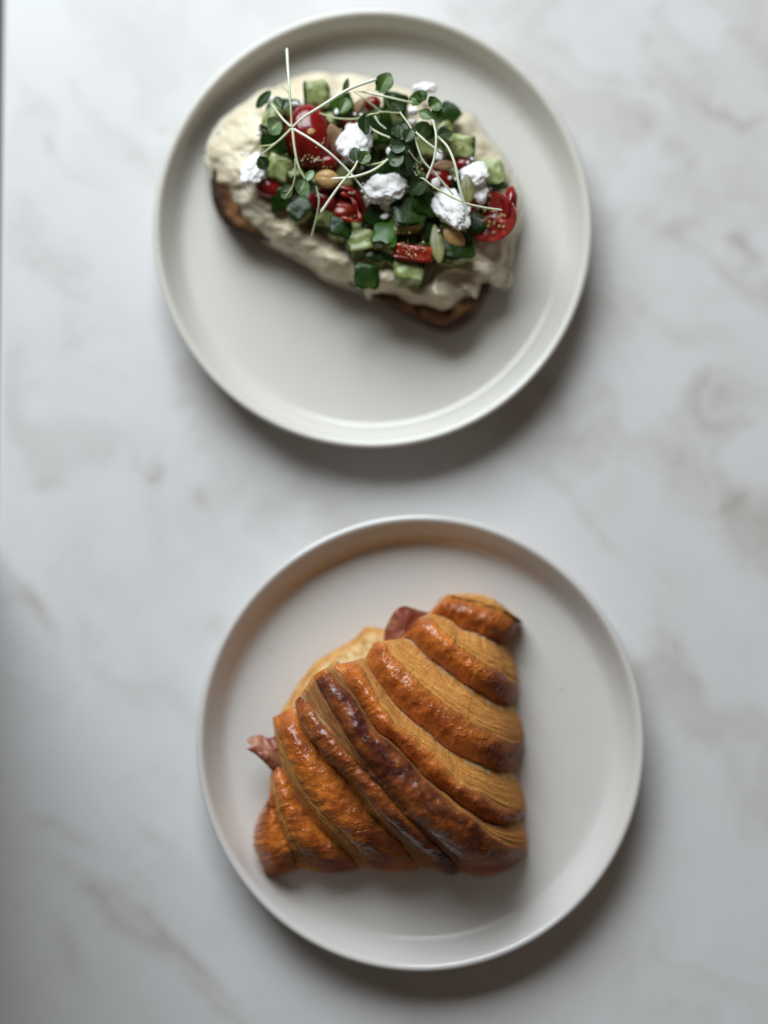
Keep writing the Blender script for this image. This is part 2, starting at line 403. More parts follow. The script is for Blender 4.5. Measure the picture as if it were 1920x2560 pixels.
def build_band(bi, keys, kinds, darkness):
    rows = []
    NS = {'nub': 30, 'riser_up': 16, 'riser_down': 26, 'tread_up': 34, 'tread_down': 34, 'top': 44}
    cols = []      # (strip index, v)
    for s, k in enumerate(kinds):
        n = NS[k]
        for j in range(n+(1 if s == len(kinds)-1 else 0)): cols.append((s, j/n))
    nU0, nU1 = 9, 9
    verts, A, B_, PL, DK, WS, ED, FT = [], [], [], [], [], [], [], []
    for i in range(-nU0, NU+nU1):
        ii = min(max(i, 0), NU-1); u = ii/(NU-1)
        row = []
        acr = 0
        wid = 0
        for (s, v) in cols:
            a = CP_[keys[s]][ii]; b = CP_[keys[s+1]][ii]
            k = kinds[s]
            x = a[0]+(b[0]-a[0])*v; y = a[1]+(b[1]-a[1])*v
            wd = math.hypot(b[0]-a[0], b[1]-a[1])/1.975/50
            endf = min(1, 12*u*(1-u)+.1)
            if k == 'tread_up':
                z = a[2]+(b[2]-a[2])*(1-(1-v)**2.0)+0.48*min(1, wd/1.2)*math.sin(math.pi*min(1, v))**.7*endf
                pl = smooth((v-.80)/.40)
            elif k == 'tread_down':
                w_ = 1-v
                z = b[2]+(a[2]-b[2])*(1-(1-w_)**2.0)+0.46*min(1, wd/1.2)*math.sin(math.pi*w_)**.7*endf
                pl = smooth((w_-.86)/.28)
            elif k == 'riser_down':
                z = b[2]-.05+(a[2]+.05-b[2])*(1-v**1.5); pl = 1
                if bi == 8: z += 0.25*math.sin(math.pi*v)
            elif k == 'riser_up':
                w_ = 1-v
                z = a[2]-.05+(b[2]+.05-a[2])*(1-w_**1.5); pl = 1 if bi != 4 else .72-.25*smooth((u-.25)/.2)
            elif k == 'top':
                z = a[2]+(b[2]-a[2])*v+0.50*min(1, wd/1.2)*math.sin(math.pi*v)**.7*endf
                pl = max(smooth((v-.95)/.1), smooth((.06-v)/.1))
            else:
                z = a[2]+(b[2]-a[2])*v+0.75*math.sin(math.pi*v)**.7*endf; pl = 0
            # relief
            al = u*9.0
            if pl < .5:
                d = 0.10*nz(x*.014+7*bi, y*.014, 2.0)+0.05*nz(x*.03, y*.03, 4.0+bi)
                bl_ = nz(x*.075, y*.075, 8.0+bi); d += .035*max(0, bl_)**1.2 + .010*nz(x*.2, y*.2, 8.0)
                # wrinkles across the fold
                wr = abs(nz(al*1.7+2*nz(x*.01, y*.01, 1), v*1.2+bi*3, 5))
                d -= 0.035*max(0, .16-wr)/.16*smooth((u-.55)/.3)
            else:
                d = 0.10*nz(al*.5, v*7+bi*3, 3)+0.07*nz(al*1.3, v*16+bi*3, 6)
            d *= min(1, 6*(u+.02))
            z += d
            # rounded, bulging lower ends of the folds
            sx, sy = 0, 0
            if k != 'riser_down' and k != 'riser_up':
                e_ = smooth((u-.75)/.25)*math.sin(math.pi*v)**.6*min(1, wd/.8)
                ex, ey = (.35, 1.0) if bi < 4 else ((.5, .87) if bi == 4 else (1.0, .35))
                bl = 20 if bi in (1, 2, 3) else (62 if k == 'top' else 14) if bi == 4 else 10
                sx += ex*bl*e_; sy += ey*bl*e_
            elif k == 'riser_down':
                sx += 16*smooth((u-.75)/.25)*math.sin(math.pi*v)**.7
            z0_ = z
            ft = smooth((v-.72)/.28) if k == 'riser_down' else (smooth((.25-v)/.25) if k == 'riser_up' else 0)
            if i < 0:
                t = -i/nU0; z -= (z-2.0)*(1-math.cos(t*math.pi/2))*1.0; 
                sx, sy = sx+14*math.sin(t*math.pi/2)*.9, sy+16*math.sin(t*math.pi/2)*.9
                if t > .0: pl = max(pl*.5, 0)
            elif i >= NU:
                t = (i-NU+1)/nU1; z = z+( .62-z)*t; sx, sy = sx-22*t*t, sy-16*t*t
            p = C(x+sx, y+sy, z)
            row.append((p, al, v+s, pl, wd, 0 if 'riser' in k else abs(2*v-1)**2, ft))
        # tuck columns under the neighbours
        def tuck(item, dz, dx, dy):
            f_ = 1-smooth((u-.85)/.12); dx *= f_; dy *= f_
            p = item[0]; return (Vector((p.x+dx, p.y+dy, max(.62, p.z-dz))), item[1], item[2], 0.0, item[4], 0.3, 0)
        first, last = row[0], row[-1]
        d = Vector(row[-1][0])-Vector(row[0][0]); d.z = 0; d = d.normalized() if d.length > 1e-6 else Vector((1, 0, 0))
        inn0 = 0.25 if bi > 0 else -.35; inn1 = 0.25 if bi < 8 else -.35
        if bi == 0: row = [tuck(first, 1.2, -d.x*-.5, -d.y*-.5), tuck(first, .5, d.x*.15, d.y*.15)]+row
        else: row = [tuck(first, .9, -d.x*.25, -d.y*.25), tuck(first, .35, -d.x*.12, -d.y*.12)]+row
        if bi == 8: row = row+[tuck(last, .5, -d.x*.1, -d.y*.1), tuck(last, 1.2, -d.x*.4, -d.y*.4)]
        else: row = row+[tuck(last, .35, d.x*.12, d.y*.12), tuck(last, .9, d.x*.25, d.y*.25)]
        rows.append(row)
    nv = len(rows[0])
    for ri, row in enumerate(rows):
        u = min(1, max(0, (ri-nU0)/(NU-1)))
        for (p, al, v, pl, wd, edg, ft) in row:
            FT.append(ft)
            WS.append(1-smooth((u-.78)/.16)); ED.append(edg)
            verts.append(p); A.append(al); B_.append(v*1.0); PL.append(pl)
            dd = darkness
            if bi == 4:
                dd = smooth((u-.0)/.03)*(1.1-.30*smooth((u-.42)/.35)) 
                dd *= 0.9+.5*nz(al*.9, v*2, 1)
                if v < 1: dd = .95*dd
            else:
                dd = darkness*.6+.45*nz(al*.6+bi, v*1.3, 3)+.45*smooth((u-.5)/.45)
            if bi == 3: dd += .38
            DK.append(min(1, max(0, dd)))
    faces = [(a, d_, c_, b_) for (a, b_, c_, d_) in grid_faces(len(rows), nv)]
    return mesh_obj('crust_fold', verts, faces, mc.m, croissant, attrs={'along': A, 'across': B_, 'pale': PL, 'dark': DK, 'wash': WS, 'edge': ED, 'foot': FT})
LB = ['small rounded brown end fold at the lower left tip', None, None, None, 'darkest mahogany fold along the crest', None, None, None, 'rounded end fold at the upper right tip']
for bi, (k, kd, dk_) in enumerate(BANDS):
    o = build_band(bi, k, kd, dk_)
    if LB[bi]: o['label'] = LB[bi]

# bottom half with the pale cut face
mcrumb = M('croissant_crumb', rough=0.7, spec=0.3, sss=0.25, sssr=(1, .6, .3), sss_scale=0.004)
q = mcrumb
q.color(q.mix(q.ramp(q.attr('rim'), [(0.25, 0.0), (0.75, 1.0)]), q.ramp(q.noise(160, 5), [(0.38, (0.62, 0.36, 0.12)), (0.52, (0.84, 0.63, 0.31)), (0.65, (0.93, 0.80, 0.52))]),
        q.ramp(q.noise(120, 4), [(0.35, (0.50, 0.20, 0.04)), (0.65, (0.72, 0.40, 0.13))])))
q.bump(q.noise(260, 5), 0.0012, .8)
OUT = [(300,1400),(235,1350),(230,1240),(275,1120),(270,980),(280,900),(262,770),(275,690),(318,610),(385,505),(455,425),(530,372),(600,335),(650,305),(690,262),(722,246),(770,258),(830,280),(900,240),(990,190),(1090,150),(1180,135),(1290,150),(1360,210),(1370,290),(1350,400),(1375,520),(1360,640),(1370,760),(1380,850),(1365,960),(1385,1080),(1380,1180),(1395,1280),(1350,1370),(1270,1400),(1180,1370),(1050,1370),(900,1380),(760,1370),(600,1385),(450,1385)]
def build_bottom():
    n = 220
    oc = closed_curve([tuple(p) for p in OUT], n)
    cx, cy = 830, 900
    prof = [(0.90, .62), (.96, .70), (.99, 1.0), (1.0, 1.4), (.995, 1.8), (.98, 2.15), (.95, 2.4), (.90, 2.5), (.8, 2.5), (.6, 2.5), (.3, 2.5), (.02, 2.5)]
    verts, rim = [], []
    for i in range(n):
        for (s, z) in prof:
            s2 = s*(1+.012*nz(i*.35, z, 4)+.010*nz(i*.9, z*3, 7))
            x = cx+(oc[i][0]-cx)*s2; y = cy+(oc[i][1]-cy)*s2
            zz = z+(.07*nz(x*.2, y*.2, 6)+.10*nz(x*.03, y*.03, 1)+.06*nz(x*.09, y*.09, 2) if z > 1.5 else 0)
            p = C(x, y, zz); verts.append(p); rim.append(1.0 if s > .955 or z < 2.2 else .2 if s < .94 else .6)
    f = [tuple(x) for x in grid_faces(n, len(prof), True)]
    mesh_obj('bottom_half', verts, f, mcrumb.m, croissant, attrs={'rim': rim})
build_bottom()

mham = M('ham', rough=0.33, spec=0.5, sss=0.4, sssr=(1, .4, .3), sss_scale=0.003)
q = mham
q.color(q.ramp(q.noise(95, 4), [(0.35, (0.24, 0.065, 0.042)), (0.5, (0.34, 0.11, 0.07)), (0.68, (0.48, 0.26, 0.14))]))
q.bump(q.noise(200, 4), 0.0008, .6)
def sheet(name, outline, zf, mat, label, cat, mapf=C, th=.16, n=90, group=None, fold=.2):
    oc = closed_curve(outline, n); cx, cy = oc[:, 0].mean(), oc[:, 1].mean()
    rings = [0.02, .25, .5, .7, .85, .95, 1.0]
    v = []
    for side in (0, 1):
        for i in range(n):
            rr = rings if side == 0 else rings[::-1]
            for s in rr:
                x = cx+(oc[i][0]-cx)*s; y = cy+(oc[i][1]-cy)*s
                z = zf(x, y)+fold*nz(x*.022, y*.022, 3)+.05*nz(x*.07, y*.07, 1)-(th if side else 0)*(1 if s < .99 else .7)
                v.append(mapf(x, y, z))
    m = len(rings)
    top = grid_faces(n, m, True)
    f = [(a, b, c, d) for a, b, c, d in top]
    bt = [(a+n*m, b+n*m, c+n*m, d+n*m) for a, b, c, d in top]
    f += bt
    for i in range(n):
        j = (i+1) % n
        f.append((i*m+m-1, j*m+m-1, n*m+j*m, n*m+i*m))
    c = mapf(cx, cy, zf(cx, cy))
    o = mesh_obj(name, v, f, mat, origin=(c.x, c.y, c.z))
    tag(o, label, cat, group)
    return o
sheet('ham_slice', [(108,852),(138,838),(116,822),(120,800),(178,783),(220,800),(262,790),(330,800),(345,900),(300,965),(240,962),(213,935),(160,885)], lambda x, y: 2.55+.5*math.sin((y-780)/60), mham.m,
      'torn pink ham edge sticking out of the left side of the croissant', 'ham')
sheet('ham_slice', [(760,360),(788,310),(795,262),(822,205),(850,165),(890,148),(935,160),(985,175),(1040,190),(1010,260),(960,320),(900,370)], lambda x, y: 2.6+.5*math.sin((x-790)/45), mham.m,
      'curled ham fold peeking out near the upper right tip', 'ham')

# ------------------------------------------------------------------ toast
mcrust = M('bread_crust', rough=0.6, spec=0.35)
q = mcrust
q.color(q.ramp(q.noise(90, 5, .65), [(0.32, (0.018, 0.009, 0.007)), (0.52, (0.055, 0.024, 0.013)), (0.75, (0.20, 0.085, 0.032))]))
q.bump(q.noise(230, 5), 0.0012, 0.8)
mbread = M('bread_crumb', rough=0.85, spec=0.2, sss=.2, sss_scale=.003)
mbread.color(mbread.ramp(mbread.noise(150, 5), [(0.35, (0.06, 0.026, 0.012)), (0.65, (0.24, 0.115, 0.045))])); mbread.bump(mbread.voro(300), .001, .8)
BR = [(90,560),(85,670),(95,760),(132,850),(190,900),(300,935),(430,985),(560,1050),(700,1130),(800,1195),(900,1252),(1000,1306),(1100,1356),(1190,1382),(1270,1362),(1335,1312),(1380,1240),(1440,1100),(1490,960),(1500,800),(1450,600),(1360,450),(1200,340),(1050,280),(850,210),(600,190),(400,260),(220,340),(120,430)]
tc_ = T(800, 700, .6)
toast = thing('toast_slice', (tc_.x, tc_.y, .6), 'thick slice of toasted sourdough with dark crust under the hummus', 'toast')
def build_bread():
    n = 200; oc = closed_curve(BR, n); cx, cy = 800, 740
    prof = [(.3, .62), (.93, .62), (.97, .72), (.995, 1.0), (1.0, 1.4), (.998, 1.8), (.99, 2.2), (.965, 2.5), (.93, 2.6)]
    v = []
    for i in range(n):
        for s, z in prof:
            x = cx+(oc[i][0]-cx)*s; y = cy+(oc[i][1]-cy)*s
            k = 1+.012*nz(x*.012, y*.012, z*.5)+.006*nz(x*.05, y*.05, z*2)
            v.append(T(cx+(x-cx)*k, cy+(y-cy)*k, z+.04*nz(x*.03, y*.03, 0)*(z > .7)))
    mesh_obj('crust', v, [tuple(x) for x in grid_faces(n, len(prof), True)], mcrust.m, toast)
    v = []
    for i in range(n):
        for s in (.945, .9, .7, .4, .02):
            x = cx+(oc[i][0]-cx)*s; y = cy+(oc[i][1]-cy)*s
            v.append(T(x, y, 2.6-(.12 if s > .94 else 0)+.05*nz(x*.05, y*.05, 0)))
    mesh_obj('crumb', v, [tuple(x) for x in grid_faces(n, 5, True)], mbread.m, toast)
build_bread()

mh = M('hummus', rough=0.42, spec=0.45, sss=0.3, sssr=(1, .7, .4), sss_scale=0.003)
q = mh
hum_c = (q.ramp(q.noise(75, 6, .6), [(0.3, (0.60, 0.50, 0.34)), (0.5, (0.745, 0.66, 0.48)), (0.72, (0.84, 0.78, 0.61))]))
q.color(q.mix(q.math('MULTIPLY', q.attr('oil_shade'), 0.85), hum_c, (0.16, 0.115, 0.04)))
q.bump(q.noise(220, 5, .55), 0.0007, .7)
HU = [(58,585),(62,500),(82,450),(130,378),(200,320),(250,288),(320,235),(400,215),(480,172),(600,143),(680,160),(750,152),(860,178),(960,212),(1060,240),(1120,300),(1200,308),(1320,350),(1375,430),(1420,480),(1480,565),(1515,640),(1555,760),(1548,880),(1520,960),(1512,1040),(1490,1085),(1513,1105),(1495,1165),(1462,1178),(1420,1165),(1385,1200),(1365,1245),(1340,1232),(1300,1262),(1240,1298),(1180,1305),(1060,1282),(980,1250),(880,1222),(830,1225),(800,1195),(700,1160),(620,1130),(560,1080),(480,1032),(350,962),(290,915),(230,858),(205,800),(160,765),(120,700),(85,665),(78,620)]
def hum_z(x, y, s):
    z = 3.35+.16*nz(x*.006, y*.006, 1)
    rim = math.exp(-((s-.80)/.12)**2)
    z += .30*rim
    z -= .75*smooth((s-.72)/.28)
    z += (.25 if y < 500 else 0)*0
    z += .26*nz(x*.009+2, y*.012, 5)+.11*nz(x*.026+1.5*nz(x*.01, y*.01, 4), y*.032, 9)+.055*nz(x*.08, y*.08, 3)+.03*nz(x*.2, y*.2, 3)
    # spoon strokes and the round swirl at the lower right
    dx, dy = x-1245, (y-1165)*1.0
    r = math.hypot(dx/1.15, dy)
    z += .20*math.exp(-((r-88)/13)**2)*smooth((s-.6)/.15) - .14*math.exp(-(r/62)**2)
    z += .10*math.sin((x*.55+y*1.0)*.028+2*nz(x*.006, y*.006, 7))*smooth((s-.62)/.1)
    if s > .88:
        t = (s-.88)/.12; z -= 1.0*t**2.6
    return z
def build_hummus():
    n = 420; oc = closed_curve(HU, n); cx, cy = 800, 720
    ss = list(np.linspace(.02, .55, 12))+list(np.linspace(.57, 1.0, 46))
    v = []; oil_shade = []
    for i in range(n):
        for s in ss:
            oil_shade.append(1-smooth((s+.12*nz(i*.05, s*4, 2)-.55)/.16))  # oil stain plus painted shade that deepens the gaps under the toppings
            x = cx+(oc[i][0]-cx)*s; y = cy+(oc[i][1]-cy)*s
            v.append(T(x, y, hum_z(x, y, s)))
        x, y = oc[i]
        for s, z in ((.985, 2.2), (.94, 2.25), (.8, 2.5)):
            oil_shade.append(0)
            v.append(T(cx+(x-cx)*s, cy+(y-cy)*s, z))
    f = [(a, b, c, d) for a, b, c, d in grid_faces(n, len(ss)+3, True)]
    o = mesh_obj('hummus', v, [x[::-1] for x in f], mh.m, origin=(tc_.x, tc_.y, 2.6), attrs={'oil_shade': oil_shade})
    tag(o, 'thick cream coloured hummus layer spread over the toast slice', 'spread')
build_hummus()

# ---- toppings
mfeta = M('feta', rough=0.75, spec=0.3, sss=0.35, sssr=(1, .9, .8), sss_scale=0.004)
mfeta.color(mfeta.ramp(mfeta.noise(200, 4), [(0.3, (0.95, 0.93, 0.89)), (0.6, (0.99, 0.975, 0.94))])); mfeta.bump(mfeta.noise(520, 4, .6), .0006, .8)
def feta(x, y, z, w, h, d, ang, label, seed, sub=5, stretch=None):
    c = T(x, y, z)
    V, F = ico(sub)
    k = 1/(1.885*50)
    rot = Euler((0, 0, R(ang))).to_matrix(); rot = Euler((R(-18), R(-7), 0)).to_matrix()@rot
    out = []
    for p in V:
        r = .94+.24*nz(p.x*1.3+seed, p.y*1.3, p.z*1.3)+.18*nz(p.x*2.8, p.y*2.8+seed, p.z*2.8)+.10*abs(nz(p.x*6, p.y*6, p.z*6+seed))+.03*nz(p.x*13+seed, p.y*13, p.z*13)
        # cell-like crumbs
        qv = Vector((p.x*3.1+seed, p.y*3.1, p.z*3.1))
        dist = noise.voronoi(qv)[0][0]
        wv_ = qv+Vector((nz(p.x*4, p.y*4, seed), nz(p.y*4, p.z*4, seed), nz(p.z*4, p.x*4, seed)))*.5
        for sc_, am_ in ((.62, .22), (1.7, .13)):
            dd_, pp_ = noise.voronoi(wv_*sc_)
            r += am_*(.5*nz(pp_[0].x*7.1, pp_[0].y*7.1, pp_[0].z*7.1)+.25*(min(.4, dd_[1]-dd_[0])-.2))
        r += .05*(.45-noise.voronoi(qv*2.3)[0][0])
        v = Vector((p.x*w*.5*k, -p.y*h*.5*k, p.z*d*.36))*r
        out.append(c+rot@v)
    o = mesh_obj('feta_crumble', out, F, mfeta.m, origin=c)
    tag(o, label, 'cheese', 'feta crumbles on the toast'); return o
FE = [(290,610,4.5,120,165,1.1,-15,'rounded white feta crumble at the far left of the toast'),
 (768,480,4.9,160,205,1.2,-20,'large feta crumble with a green leaf pair on its lower edge'),
 (905,698,5.1,205,150,1.3,12,'widest white feta crumble in the middle of the toppings'),
 (1222,795,5.0,150,230,1.3,35,'tall feta crumble above the pumpkin seed and crossed by pale stems'),
 (1335,635,4.7,135,125,1.1,0,'feta crumble behind the grey green seed on the right'),
 (1362,720,4.5,70,110,.7,0,'narrow feta piece hanging between seed and cut tomato'),
 (1150,675,5.2,40,60,.6,-10,'tiny pointed feta crumb touching the top of the tall crumble'),
 (1095,228,4.0,115,60,.7,5,'blurry feta crumble at the top right edge of the hummus'),
 (1040,335,4.6,52,44,.5,0,'small feta crumb below the round leaf cluster on the right'),
 (1038,388,4.5,46,34,.45,0,'small feta crumb just beneath another small one beside a stem'),
 (365,283,4.3,60,42,.5,-30,'small cream feta crumb between dark leaves at the upper left'),
 (485,303,4.3,50,26,.4,-10,'thin feta sliver behind the large cherry tomato'),
 (932,525,5.0,36,46,.5,0,'little feta crumb left of the dark leaf cluster'),
 (908,832,4.6,44,28,.35,20,'feta fleck on cucumber beneath the widest crumble'),
 (1165,545,4.5,48,60,.5,0,'faint feta crumb behind the crossing stems on the right'),
 (315,440,4.2,28,30,.3,0,'feta speck on the left edge of the green toppings'),
 (990,858,4.9,26,20,.25,0,'feta speck lying on the dark green cucumber cube'),
 (682,338,4.4,24,36,.3,0,'feta speck just right of the large cherry tomato top')]
for k, (x, y, z, w_, h_, d_, a, lb) in enumerate(FE): feta(x, y, z, w_, h_, d_, a, lb, k*5.3+1, sub=5 if w_ > 60 else 3)

def feta_bits():
    rd = random.Random(5); verts, faces = [], []
    V, F = ico(2)
    for (x, y, z, w_, h_, d_, a_, lb) in FE[:6]+[FE[7]]:
        for k in range(9):
            a = rd.uniform(0, 6.28); q_ = rd.uniform(.42, .68)
            c = T(x+w_*q_*math.cos(a), y+h_*q_*math.sin(a), z-.18-rd.uniform(0, .25)); s_ = rd.uniform(.03, .10)
            b = len(verts); sd_ = rd.uniform(0, 99)
            for p in V:
                r = 1+.5*nz(p.x*2+sd_, p.y*2, p.z*2); verts.append(c+p*s_*r)
            faces += [tuple(b+i for i in f) for f in F]
    o = mesh_obj('feta_bits', verts, faces, mfeta.m, origin=T(900, 600, 4.5), smooth=False)
    tag(o, 'tiny white feta bits fallen around the larger crumbles on the toast', 'cheese bits', kind='stuff')
feta_bits()

mflesh = M('cucumber_flesh', rough=0.22, spec=0.4, sss=0.5, sssr=(.7, 1, .4), sss_scale=0.004)
mflesh.color(mflesh.ramp(mflesh.noise(120, 3), [(0.3, (0.15, 0.20, 0.05)), (0.5, (0.29, 0.34, 0.13)), (0.68, (0.50, 0.54, 0.30))])); mflesh.bump(mflesh.noise(200, 3), .0008, .5)
mskin = M('cucumber_skin', rough=0.24, spec=0.3)
mskin.color(mskin.ramp(mskin.noise(110, 4), [(0.35, (0.007, 0.020, 0.003)), (0.55, (0.018, 0.050, 0.007)), (0.75, (0.055, 0.105, 0.018))])); mskin.bump(mskin.noise(260, 3), .0006, .5)
mskin_l = M('pepper_skin', rough=0.24, spec=0.3)
mskin_l.color(mskin_l.ramp(mskin_l.noise(110, 4), [(0.35, (0.022, 0.075, 0.006)), (0.75, (0.06, 0.15, 0.015))]))
def rbox(a, b, c, r=.25, n=7, seed=0, irr=.07):
    """soft-edged lumpy box, half sizes a b c"""
    v, f = [], []
    idx = {}
    def add(p):
        key = tuple(round(x, 4) for x in p)
        if key in idx: return idx[key]
        q_ = Vector(p)
        e = 5.0
        l = (abs(q_.x)**e+abs(q_.y)**e+abs(q_.z)**e)**(1/e)
        s = q_/l*(1+irr*nz(q_.x*1.1+seed, q_.y*1.1, q_.z*1.1)+irr*.35*nz(q_.x*3+seed, q_.y*3, q_.z*3))
        idx[key] = len(v); v.append(Vector((s.x*a, s.y*b, s.z*c))); return idx[key]
    for ax in range(3):
        for sg in (-1, 1):
            for i in range(n):
                for j in range(n):
                    qd = []
                    for (di, dj) in ((0, 0), (1, 0), (1, 1), (0, 1)):
                        p = [0, 0, 0]; p[ax] = sg; p[(ax+1) % 3] = -1+2*(i+di)/n; p[(ax+2) % 3] = -1+2*(j+dj)/n
                        qd.append(add(p))
                    f.append(tuple(qd) if sg > 0 else tuple(qd[::-1]))
    return v, f
def cucumber(x, y, z, w, h, d, rot, side, label, skin=None, flesh=None, name='cucumber_chunk', seed=None, cat='cucumber'):
    """side: where the skin sits, '+x','-x','+z','-y' ..."""
    seed = x*.37
    k = 1/(1.885*50)
    a, b, c = w*k/2, h*k/2, d/2
    M_ = Euler(tuple(R(r) for r in rot)).to_matrix()
    ctr = T(x, y, z)
    root = thing(name, ctr, label, cat, 'cucumber chunks on the toast')
    V, F = rbox(a, b, c, seed=seed, n=9, irr=.32)
    sh = Matrix(((1, .18*nz(seed, 1, 1)*2, 0), (.22*nz(seed, 2, 2)*2, 1, .1), (0, .15*nz(seed, 3, 3), 1)))
    M_ = M_@sh
    mesh_obj('flesh', [ctr+M_@p for p in V], F, flesh or mflesh.m, root)
    sg = 1 if side[0] == '+' else -1; ax = 'xyz'.index(side[1])
    dims = [a*1.02, b*1.02, c*1.02]; t = .07
    full = dims[ax]; dims[ax] = t
    V, F = rbox(*dims, seed=seed, n=9, irr=.30)
    out = []
    for p in V:
        oth = [i for i in range(3) if i != ax]
        bul = 1-.5*((p[oth[0]]/dims[oth[0]])**2*.5)
        p = p.copy(); p[ax] += sg*(full-t*.3+.10*(bul-1)); out.append(ctr+M_@p)
    mesh_obj('skin', out, F, skin or mskin.m, root)
    return root
K = [
 (592,262,3.95,110,120,.8,(10,-8,5),'-x','pale cucumber chunk with green left edge at the top of the toast'),
 (410,612,4.1,105,120,.9,(0,12,-20),'+y','pale rounded cucumber chunk between left feta crumble and tomato'),
 (1262,512,4.1,125,95,.9,(5,5,-5),'+x','yellow green cucumber chunk with dark right edge at the right of the toppings'),
 (1428,632,3.9,85,125,.8,(0,-10,10),'-y','pale cucumber chunk against the hummus rim right of the feta'),
 (1010,835,4.45,130,140,1.0,(-15,10,8),'+z','dark green cucumber cube, skin up, in the middle bottom of the toppings'),
 (912,925,4.2,110,150,.9,(-20,-5,-10),'+z','bright green cucumber piece left of the red tomato slice'),
 (822,1120,3.85,105,105,.55,(0,0,-4),'+z','lone square dark green cucumber piece on bare hummus'),
 (1022,1085,4.0,130,130,.9,(-8,6,-4),'+x','cucumber cube with pale front and dark right side below the tomato slice'),
 (1250,985,4.1,130,120,.8,(-10,10,15),'+z','dark green cucumber chunk right of the upright pumpkin seed'),
 (790,955,3.95,130,110,.8,(-12,0,12),'-x','olive shaded cucumber chunk low in the toppings left of centre'),
 (1085,770,4.5,100,120,.9,(5,15,-10),'+z','dark cucumber chunk tucked between the two largest lower feta crumbles'),
 (512,808,3.9,100,90,.8,(-10,0,30),'+z','shaded cucumber chunk at the lower left edge of the toppings'),
 (385,370,4.15,95,150,.8,(-5,12,-15),'-y','wet shining pale cucumber slice left of the cherry tomato'),
 (395,470,4.0,130,80,.8,(10,5,8),'+z','dark skinned cucumber piece below the shining slice on the left'),
 (880,430,4.2,110,150,1.0,(0,10,10),'+z','dark cucumber chunk right of the large feta crumble'),
 (1110,500,4.1,110,110,.8,(5,5,20),'-x','pale cucumber chunk behind the crossing stems'),
 (710,310,3.95,95,90,.8,(15,0,15),'+z','leaf green cucumber piece under the long white stem'),
 (960,300,3.9,110,80,.8,(10,0,-12),'+z','dark cucumber piece behind the top stems'),
 (700,900,3.9,100,80,.8,(-5,0,-15),'+z','very dark cucumber piece under the open tomato piece'),
 (1180,430,3.9,90,80,.8,(0,10,10),'+y','blurred green cucumber piece under the right leaf cluster'),
 (860,830,4.1,90,80,.8,(0,-10,40),'+z','shaded cucumber chunk under the middle feta'),
 (1120,900,4.0,90,100,.8,(0,10,25),'+z','shadowed cucumber chunk left of the pumpkin seed'),
 (420,520,3.9,120,70,.8,(0,0,15),'+z','dark cucumber piece above the pale rounded chunk'),
]
for t in K: cucumber(*t[:9], skin=mskin_l.m if t[0] in (912, 710) else None)

rf = random.Random(21)
filler = [(520,520),(470,640),(600,650),(560,740),(660,620),(720,640),(830,560),(860,640),(930,600),(980,700),(1050,720),(1010,930),(950,1010),(860,1010),(1100,1000),(1160,820),(1200,900),(1150,760),(1230,640),(1300,640),(1210,360),(1040,470),(820,480),(640,400),(470,340),(760,870),(640,830),(1060,640),(1330,860),(940,360),(1180,1030),(430,740)]
filler_at = ['beside the top of the large cherry tomato', 'under the forked sprig left of the peanut', 'left of the tan peanut in the middle', 'left of the curled open tomato', 'just right of the tan peanut',
 'right of the peanut below the large feta', 'between large feta and central leaf cluster', 'above the widest feta crumble', 'below the central dark leaf cluster', 'right of the widest feta crumble', 'left of the tall feta crumble',
 'under the dark green cucumber cube', 'above left of the cucumber cube with pale front', 'below the bright green cucumber piece', 'left of the lower end of the upright pumpkin seed', 'left of the middle of the tall feta', 'under the lower half of the tall feta',
 'above the tall feta beside the pointed crumb', 'right of the top of the tall feta', 'left of the right feta crumble', 'under the right round leaf cluster', 'above the crossing of the right stems', 'under the right side of the large feta', 'under the thin olive stem by the cherry tomato',
 'behind the left arm of the star shaped crossing', 'below the curled open tomato', 'left under the curled open tomato', 'right under the central leaf cluster', 'left of the halved tomato face', 'above the top stems near the blurred feta', 'below the upright pumpkin seed', 'below the small pale leaf near the left feta']
for (x, y), where in zip(filler, filler_at):
    cucumber(x+rf.uniform(-12, 12), y+rf.uniform(-12, 12), rf.uniform(3.65, 3.95), rf.uniform(80, 115), rf.uniform(70, 100), .75, (rf.uniform(-25, 25), rf.uniform(-25, 25), rf.uniform(0, 180)), rf.choice(['+z', '+z', '-y', '+x']),
             'shadowed cucumber bit '+where, name='cucumber_bit')

mtom = M('tomato_skin', rough=0.16, spec=0.5, sss=.3, sssr=(1, .15, .08), sss_scale=.004, coat=.3, coat_rough=.1)
mtom.color(mtom.ramp(mtom.noise(60, 3), [(0.3, (0.13, 0.003, 0.004)), (0.7, (0.27, 0.010, 0.007))]))
mtomf = M('tomato_flesh', rough=0.2, spec=0.5, sss=.5, sssr=(1, .25, .12), sss_scale=.004, coat=.5, coat_rough=.08)
mtomf.color(mtomf.ramp(mtomf.noise(130, 4), [(0.3, (0.16, 0.006, 0.006)), (0.52, (0.34, 0.022, 0.012)), (0.72, (0.58, 0.10, 0.035))])); mtomf.bump(mtomf.noise(170, 3), .001, .7)
mgel = M('tomato_gel', rough=0.15, spec=0.5, sss=.3, sssr=(1, .2, .1), sss_scale=.003, coat=.5, coat_rough=.06)
mgel.color(mgel.ramp(mgel.noise(150, 4), [(0.3, (0.09, 0.006, 0.006)), (0.55, (0.22, 0.014, 0.010)), (0.75, (0.42, 0.08, 0.03))])); mgel.bump(mgel.noise(200, 3), .001, .6)
mseed = M('tomato_seed', rough=0.3, sss=.3, sss_scale=.002).color((0.38, 0.24, 0.09))
